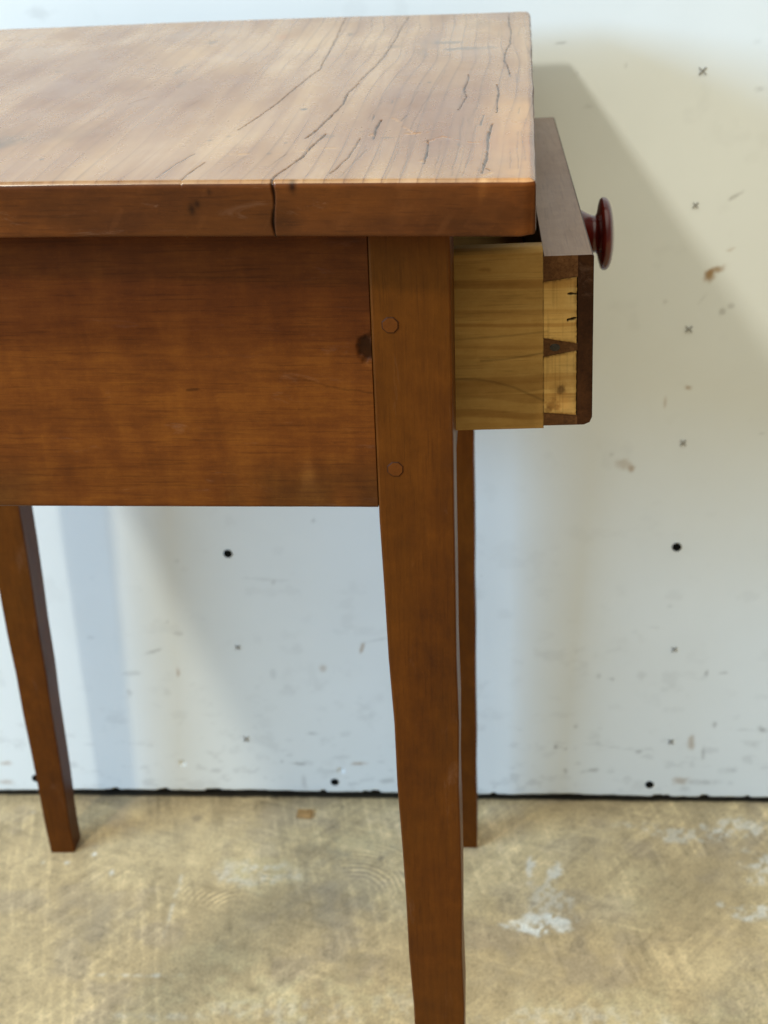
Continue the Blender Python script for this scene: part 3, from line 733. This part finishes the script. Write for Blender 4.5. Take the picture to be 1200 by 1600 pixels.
def build_side_apron():
    x0, x1 = -.4076+LEG+.0003, -LEG-.0003
    xs = np.concatenate([np.linspace(x0, -.23, 40)[:-1], np.linspace(-.23, -.075, 190)[:-1], np.linspace(-.075, x1, 110)]); zs = np.linspace(Z_APRON, Z_UNDER-.0004, 250)
    X, Z = np.meshgrid(xs, zs)
    Y = .0007+.0005*(fbm(X*10, Z*20, 3, 2)-.5)
    e = np.minimum(Z-Z_APRON, 1); Y = Y+.0012*np.clip(1-e/.0016, 0, 1)**2
    tint = np.ones(X.shape+(3,))
    warp = (fbm(X*6, Z*9, 14, 3)-.5)*.03
    band = fbm(X*1.3, (Z+warp)*38, 15, 4)
    tint = tint*(.88+.24*band)[..., None]
    # overhang shadow painted into the tint of the board's upper half
    overhang_shade = sstep(.643, .660, Z+warp*.25+.010*(fbm(X*5, Z*5, 16, 2)-.5))
    tint = tint*(1-overhang_shade[..., None]*np.array([.32, .38, .30]))
    # rubbed, dusty lower edge
    low = sstep(.604, .578, Z)*sstep(.35, .75, fbm(X*22, Z*14, 17, 4))
    tint = tint*(1-low[..., None]*np.array([.25, .12, -.12]))
    pale = sstep(.55, .75, fbm(X*45, Z*22, 18, 4))*np.exp(-((X+.060)/.03)**2-((Z-.586)/.014)**2)
    tint = tint*(1+pale[..., None]*np.array([.5, .7, 1.0]))
    # knot and chipped arris by the leg
    rag = fbm(X*200, Z*200, 19, 3)-.5
    e = np.sqrt(((X+.0390)/.0046)**2+((Z-.6505)/.0082)**2)+rag*1.1
    k = 1-sstep(.4, 1.2, e)
    tint = tint*(1-.75*k[..., None]); Y = Y+.0012*k
    e = np.sqrt(((X+.0385)/.0045)**2+((Z-.6435)/.0014)**2)+rag
    k = 1-sstep(.4, 1.2, e); tint = tint+(np.array([1.5, 1.7, 2.1])-tint)*.5*k[..., None]
    # grain split running from the leg
    dd, pos = seg_dist(X, Z+rag*.0012, [(-.0366, .6295), (-.0554, .6325), (-.0788, .6393), (-.105, .6440)])
    m = (1-sstep(.0002, .0007, dd))*(1-pos)
    tint = tint*(1-.38*m[..., None])
    dd, pos = seg_dist(X, Z, [(-.1238, .6315), (-.1190, .6318)])
    tint = tint*(1-.5*(1-sstep(.0003, .0009, dd))[..., None])
    nr, nc = X.shape
    fr = np.stack([X, Y, Z], -1).reshape(-1, 3)
    bk = fr.copy(); bk[:, 1] = .0205
    n0 = len(fr)
    idx = np.arange(nr*nc).reshape(nr, nc)
    quads = [grid_quads(nr, nc)]
    loop = np.concatenate([idx[0, :-1], idx[:-1, -1], idx[-1, ::-1][:-1], idx[::-1, 0][:-1]])
    L = len(loop)
    back = fr[loop].copy(); back[:, 1] = .0205
    cur = n0+np.arange(L)
    quads.append(np.stack([loop, cur, np.roll(cur, -1), np.roll(loop, -1)], 1))
    me = np_mesh("side_apron", np.concatenate([fr, back]), np.concatenate(quads), extra=[cur[::-1]])
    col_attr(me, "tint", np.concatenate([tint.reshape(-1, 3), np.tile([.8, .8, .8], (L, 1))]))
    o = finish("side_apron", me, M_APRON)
    o["label"] = "wide brown side board with a dark knot beside the leg"
    return on_table(o)
build_side_apron()

def table_box(name, x0, x1, y0, y1, z0, z1, mat, bevel=.0008):
    bm = bmesh.new(); box_bm(bm, x0, x1, y0, y1, z0, z1)
    return on_table(finish(name, to_mesh(bm, name, bevel), mat))
table_box("side_apron", -.371, -.0367, .4190, .4375, Z_APRON, Z_UNDER-.0004, M_RAIL)
table_box("back_apron", -.4066, -.388, .0368, .4010, Z_APRON, Z_UNDER-.0004, M_RAIL)
table_box("drawer_rail", -.030, -.0012, .0368, .4085, Z_APRON, Z_APRON+.011, M_RAIL)

# ------------------------------------------------------------------ drawer (pulled out)
drawer = bpy.data.objects.new("drawer", None)
COL.objects.link(drawer)
drawer.empty_display_size = .05
drawer.location = (.0430, .0375, .5968)
drawer.rotation_euler = (-.028, -.018, .021)
tag(drawer, "half open drawer with pale pine side, dovetailed brown front and round knob", "drawer")
DW, DH, DT, LAP, ST = .358, .0850, .0236, .0160, .0125   # width, front height, front thickness, tail length, side thickness
# dovetail corners in the x-z plane of the near end (x from the shoulder line)
TAILS = [[(0, .0452), (LAP, .0420), (LAP, .0745), (0, .0727)], [(0, .0068), (LAP, .0052), (LAP, .0383), (0, .0355)]]
g = .00022
def build_front():
    bm = bmesh.new()
    # end slices: pins and lap, with the tail sockets left open
    T1, T2 = TAILS
    solid = [(0, 0), (DT-.004, 0), (DT-.0012, .0012), (DT, .004), (DT, DH-.0008), (DT-.0008, DH), (0.0006, DH), (0, DH-.0006)]
    e = LAP+g
    lap = [(e, 0), (DT-.004, 0), (DT-.0012, .0012), (DT, .004), (DT, DH-.0008), (DT-.0008, DH), (e, DH)]
    pins = [[(0, 0), (e, 0), (e, T2[1][1]-g), (0, T2[0][1]-g)], [(0, T2[3][1]+g), (e, T2[2][1]+g), (e, T1[1][1]-g), (0, T1[0][1]-g)], [(0, T1[3][1]+g), (e, T1[2][1]+g), (e, DH), (0.0006, DH), (0, DH-.0006)]]
    prism_y(bm, solid, ST, DW-ST)
    for (y0, y1) in ((0, ST), (DW-ST, DW)):
        for pr in [lap]+pins:
            prism_y(bm, pr, y0, y1)
    me = to_mesh(bm, "drawer_front")
    me.materials.append(M_FRONT); me.materials.append(M_DUSTY); me.materials.append(M_ENDGRAIN)
    for p in me.polygons:
        p.material_index = 1 if p.normal.z > .9 else (2 if abs(p.normal.y) > .9 and p.center.x < LAP else 0)
    return finish("drawer_front", me, None, drawer)
front = build_front()

def build_side(y0, y1, flip):
    """near side as dense face (tint painted), tails cut at its end"""
    L = .33
    x_lo = -L
    bm = bmesh.new()
    T1, T2 = TAILS
    pts = [(x_lo, -.0012), (0, -.0012), T2[0], T2[1], T2[2], T2[3], T1[0], T1[1], T1[2], T1[3], (0, DH+.0022), (-.0012, DH+.0034), (x_lo, DH+.0034)]
    # ragged saw-cut ends of the tails
    rng = np.random.default_rng(7)
    out = []
    for k, p in enumerate(pts):
        out.append(p)
        if k in (3, 7):
            q = pts[k+1]
            for s in np.linspace(.06, .94, 14):
                out.append((p[0]-rng.uniform(0, .0006), p[1]+(q[1]-p[1])*s))
    prism_y(bm, out, y0, y1)
    bmesh.ops.triangulate(bm, faces=[f for f in bm.faces if len(f.verts) > 4])
    # refine near face so that knots and gauge line can be held per vertex
    bmesh.ops.recalc_face_normals(bm, faces=bm.faces)
    me = to_mesh(bm, "drawer_side")
    return me

def mat_pine_side():
    """pine with knots, gauge line and nail holes at their places on the board"""
    m = M_PINE
    return m
def side_tint(X, Z):
    tint = np.ones(X.shape+(3,))
    Y = np.full(X.shape, -.0003)
    warp = (fbm(X*18, Z*30, 4, 3)-.5)*.012
    # growth rings along the board, curving round a knot in the lower tail
    kx, kz = .008, .0170
    rr = np.hypot((X-kx)*.55, Z-kz)
    bend = .004*np.exp(-(rr/.016)**2)*np.sign(Z-kz)
    rings = vnoise((Z+warp*.35-bend)*420, X*3, 6)
    tint = tint*(1-.42*sstep(.62, .95, rings)[..., None]*np.array([.6, .8, 1.0]))
    wide = vnoise((Z+warp)*75, X*4, 7)
    tint = tint*(.90+.22*wide)[..., None]
    # shade under the top put into the side board's tint, tails lightened
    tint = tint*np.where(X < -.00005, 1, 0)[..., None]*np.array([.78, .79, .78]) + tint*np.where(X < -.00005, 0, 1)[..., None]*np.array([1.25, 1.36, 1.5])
    dd, _ = seg_dist(X, Z+warp*.05, [(-.045, .0255), (-.033, .0252), (-.024, .0236), (-.014, .0205), (-.006, .0165), (0, .0135)]); tint = tint*(1-.28*(1-sstep(.0002, .0009, dd))[..., None])
    dd, _ = seg_dist(X, Z+warp*.05, [(-.030, .0345), (-.018, .0352), (-.008, .0365), (0, .0378)]); tint = tint*(1-.3*(1-sstep(.0002, .0008, dd))[..., None])
    dd, _ = seg_dist(X, Z+warp*.05, [(-.045, .0455), (-.03, .0462), (-.015, .0470), (0, .0484), (.002, .0486)]); tint = tint*(1-.25*(1-sstep(.0002, .0008, dd))[..., None])
    rag = fbm(X*400, Z*400, 8, 3)-.5
    # knots
    for (cx, cz, rx, rz, k, c) in ((.0085, .0185, .0022, .0024, .8, (.25, .2, .18)), (.0085, .0185, .0050, .0045, .35, (.5, .42, .36)), (.0035, .0105, .0042, .0042, .8, (.42, .30, .20)), (.0018, .0085, .003, .003, .5, (.3, .22, .16)), (.010, .012, .005, .006, .35, (1.1, .9, .8)), (-.028, .0795, .004, .0012, .5, (.5, .4, .3))):
        e = np.sqrt(((X-cx)/rx)**2+((Z-cz)/rz)**2)+rag*1.2
        m = (1-sstep(.3, 1.2, e))*k
        tint = tint*(1-m[..., None]*(1-np.array(c)))
    # nail holes torn to the end of the tail
    for (cx, cz, rx, rz) in ((.0128, .0665, .0018, .0007), (.0150, .0664, .0014, .0004), (.0130, .0540, .0022, .0006), (.0145, .0546, .0016, .0004), (.0115, .0536, .0006, .0009)):
        e = np.sqrt(((X-cx)/rx)**2+((Z-cz)/rz)**2)+rag*.8
        m = 1-sstep(.5, 1.1, e)
        tint = tint*(1-.93*m[..., None]); Y = Y+.0012*m
    # dirt packed along the tail edges, and the saw's kerf lines
    for T in TAILS:
        f = np.clip(X/LAP, 0, 1)
        lo = T[0][1]+(T[1][1]-T[0][1])*f; hi = T[3][1]+(T[2][1]-T[3][1])*f
        dm = np.minimum(np.minimum(Z-lo, hi-Z), LAP-X)
        ins = (X >= 0) & (dm > -.0004)
        dirt = np.exp(-np.clip(dm, 0, None)/.0009)*ins*(.25+.95*vnoise(X*900, Z*900, 12))
        tint = tint*(1-np.clip(dirt, 0, .85)[..., None]*np.array([.72, .78, .85]))
    kerf = sstep(.6, .9, vnoise(X*1400, Z*60, 13))*(X >= 0)
    tint = tint*(1-.16*kerf[..., None])
    # knife line at the shoulder
    gl = np.exp(-((X+.0001)/.00028)**2)*(.5+.5*vnoise(Z*600, Z*0, 9))
    tint = tint*(1-.7*gl[..., None]); Y = Y+.0003*gl
    # grime near top arris
    gr = sstep(DH-.006, DH+.003, Z)*sstep(.45, .7, fbm(X*60, Z*30, 10, 3))
    tint = tint*(1-.3*gr[..., None])
    return Y, tint

def side_with_marks():
    """board and its two tails as fine grids that follow the sawn outline exactly"""
    T1, T2 = TAILS
    parts = []
    xs = np.concatenate([np.linspace(-.33, -.07, 30)[:-1], np.linspace(-.07, 0, 150)])
    parts.append(np.meshgrid(xs, np.linspace(-.0012, DH+.0034, 190)))
    for T in (T1, T2):
        f, v = np.meshgrid(np.linspace(0, 1, 44), np.linspace(0, 1, 110))
        lo = T[0][1]+(T[1][1]-T[0][1])*f; hi = T[3][1]+(T[2][1]-T[3][1])*f
        Zt = lo+(hi-lo)*v
        parts.append((f*(LAP-.0003*vnoise(Zt*1100, Zt*0, 5)-.0002*vnoise(Zt*3500, Zt*0, 6)), Zt))
    V, Q, C, n = [], [], [], 0
    for X, Z in parts:
        Y, tint = side_tint(X, Z)
        if X.min() < -.1:
            Y = Y+.0010*sstep(DH+.0018, DH+.0034, Z)
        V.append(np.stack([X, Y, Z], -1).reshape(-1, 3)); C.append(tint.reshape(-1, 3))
        Q.append(grid_quads(*X.shape, off=n)); n += X.size
    return np.concatenate(V), np.concatenate(Q), np.concatenate(C)

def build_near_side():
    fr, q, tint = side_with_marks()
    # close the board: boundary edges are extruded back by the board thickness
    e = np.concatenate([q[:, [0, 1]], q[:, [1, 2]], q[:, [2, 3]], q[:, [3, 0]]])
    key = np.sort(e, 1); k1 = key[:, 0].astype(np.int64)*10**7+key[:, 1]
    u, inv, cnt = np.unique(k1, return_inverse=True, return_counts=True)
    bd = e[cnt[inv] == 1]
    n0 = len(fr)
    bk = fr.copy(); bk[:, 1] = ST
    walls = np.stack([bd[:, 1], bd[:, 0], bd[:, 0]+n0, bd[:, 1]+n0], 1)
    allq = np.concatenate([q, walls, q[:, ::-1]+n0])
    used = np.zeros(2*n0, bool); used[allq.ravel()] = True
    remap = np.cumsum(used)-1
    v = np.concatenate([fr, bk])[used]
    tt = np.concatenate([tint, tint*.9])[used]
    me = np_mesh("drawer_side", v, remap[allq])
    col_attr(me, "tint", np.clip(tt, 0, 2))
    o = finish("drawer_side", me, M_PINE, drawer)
    o["label"] = "pale pine side board ending in two dovetails"
    return o
build_near_side()
finish("drawer_side", build_side(DW-ST, DW+.0003, True), M_PINE_IN, drawer)
bm = bmesh.new(); box_bm(bm, -.33, -.318, ST+.0004, DW-ST-.0004, .012, DH-.002)
finish("drawer_back", to_mesh(bm, "drawer_back", .0005), M_PINE_IN, drawer)
bm = bmesh.new(); box_bm(bm, -.318, -.0004, ST+.0004, DW-ST-.0004, .0075, .0125)
finish("drawer_bottom", to_mesh(bm, "drawer_bottom", .0003), M_PINE_IN, drawer)
# broken blue-grey plug sitting in the pin between the tails
bm = bmesh.new()
bmesh.ops.create_icosphere(bm, subdivisions=2, radius=1.0, matrix=Matrix.Translation((.0055, .0004, .0402)) @ Matrix.Diagonal((.0036, .0006, .0028, 1)))
finish("pin_plug", to_mesh(bm, "pin_plug"), mat_plain("grey_plug", srgb(52,46,38), .7, .2, .5, 500), front, True)

def build_knob():
    # radius against distance from the drawer face
    prof = [(.0178, -.001), (.0174, .0012), (.0160, .0034), (.0142, .0062), (.0124, .0092), (.0110, .0120), (.0104, .0142), (.0120, .0152), (.0165, .0160), (.0196, .0168), (.0207, .0180), (.0209, .0192), (.0205, .0204), (.0190, .0217), (.0160, .0228), (.0120, .0236), (.0070, .0242), (.0025, .0244)]
    bm = bmesh.new(); n = 56; rings = []
    cy, cz = .180, .0478
    prof = [(r*1.02, d*1.05) for r, d in prof]
    for r, d in prof:
        rings.append([bm.verts.new((DT+d, cy+r*math.cos(2*math.pi*i/n), cz+r*math.sin(2*math.pi*i/n))) for i in range(n)])
    for a, b in zip(rings, rings[1:]):
        for i in range(n): bm.faces.new((a[i], b[i], b[(i+1) % n], a[(i+1) % n]))
    bm.faces.new(rings[-1])
    o = finish("knob", to_mesh(bm, "knob"), M_KNOB, drawer, True)
    o["label"] = "glossy dark red turned wooden knob"
    return o
build_knob()

# ------------------------------------------------------------------ loose things
bm = bmesh.new()
pts = [(-.0072, -.0052), (.0075, -.0066), (.0080, .0060), (.0010, .0052), (-.0068, .0068)]
a = [bm.verts.new((x, y, 0)) for x, y in pts]; b = [bm.verts.new((x*.96, y*.95, .0016+.0006*(i % 2))) for i, (x, y) in enumerate(pts)]
bm.faces.new(a[::-1]); bm.faces.new(b)
for i in range(5): bm.faces.new((a[i], a[(i+1) % 5], b[(i+1) % 5], b[i]))
chip = finish("wood_chip", to_mesh(bm, "wood_chip"), M_CHIP)
chip.location = (-.1692, .4682, floor_z(-.1692)+.0004)
tag(chip, "small tan wood chip lying on the concrete floor near the wall", "wood chip")
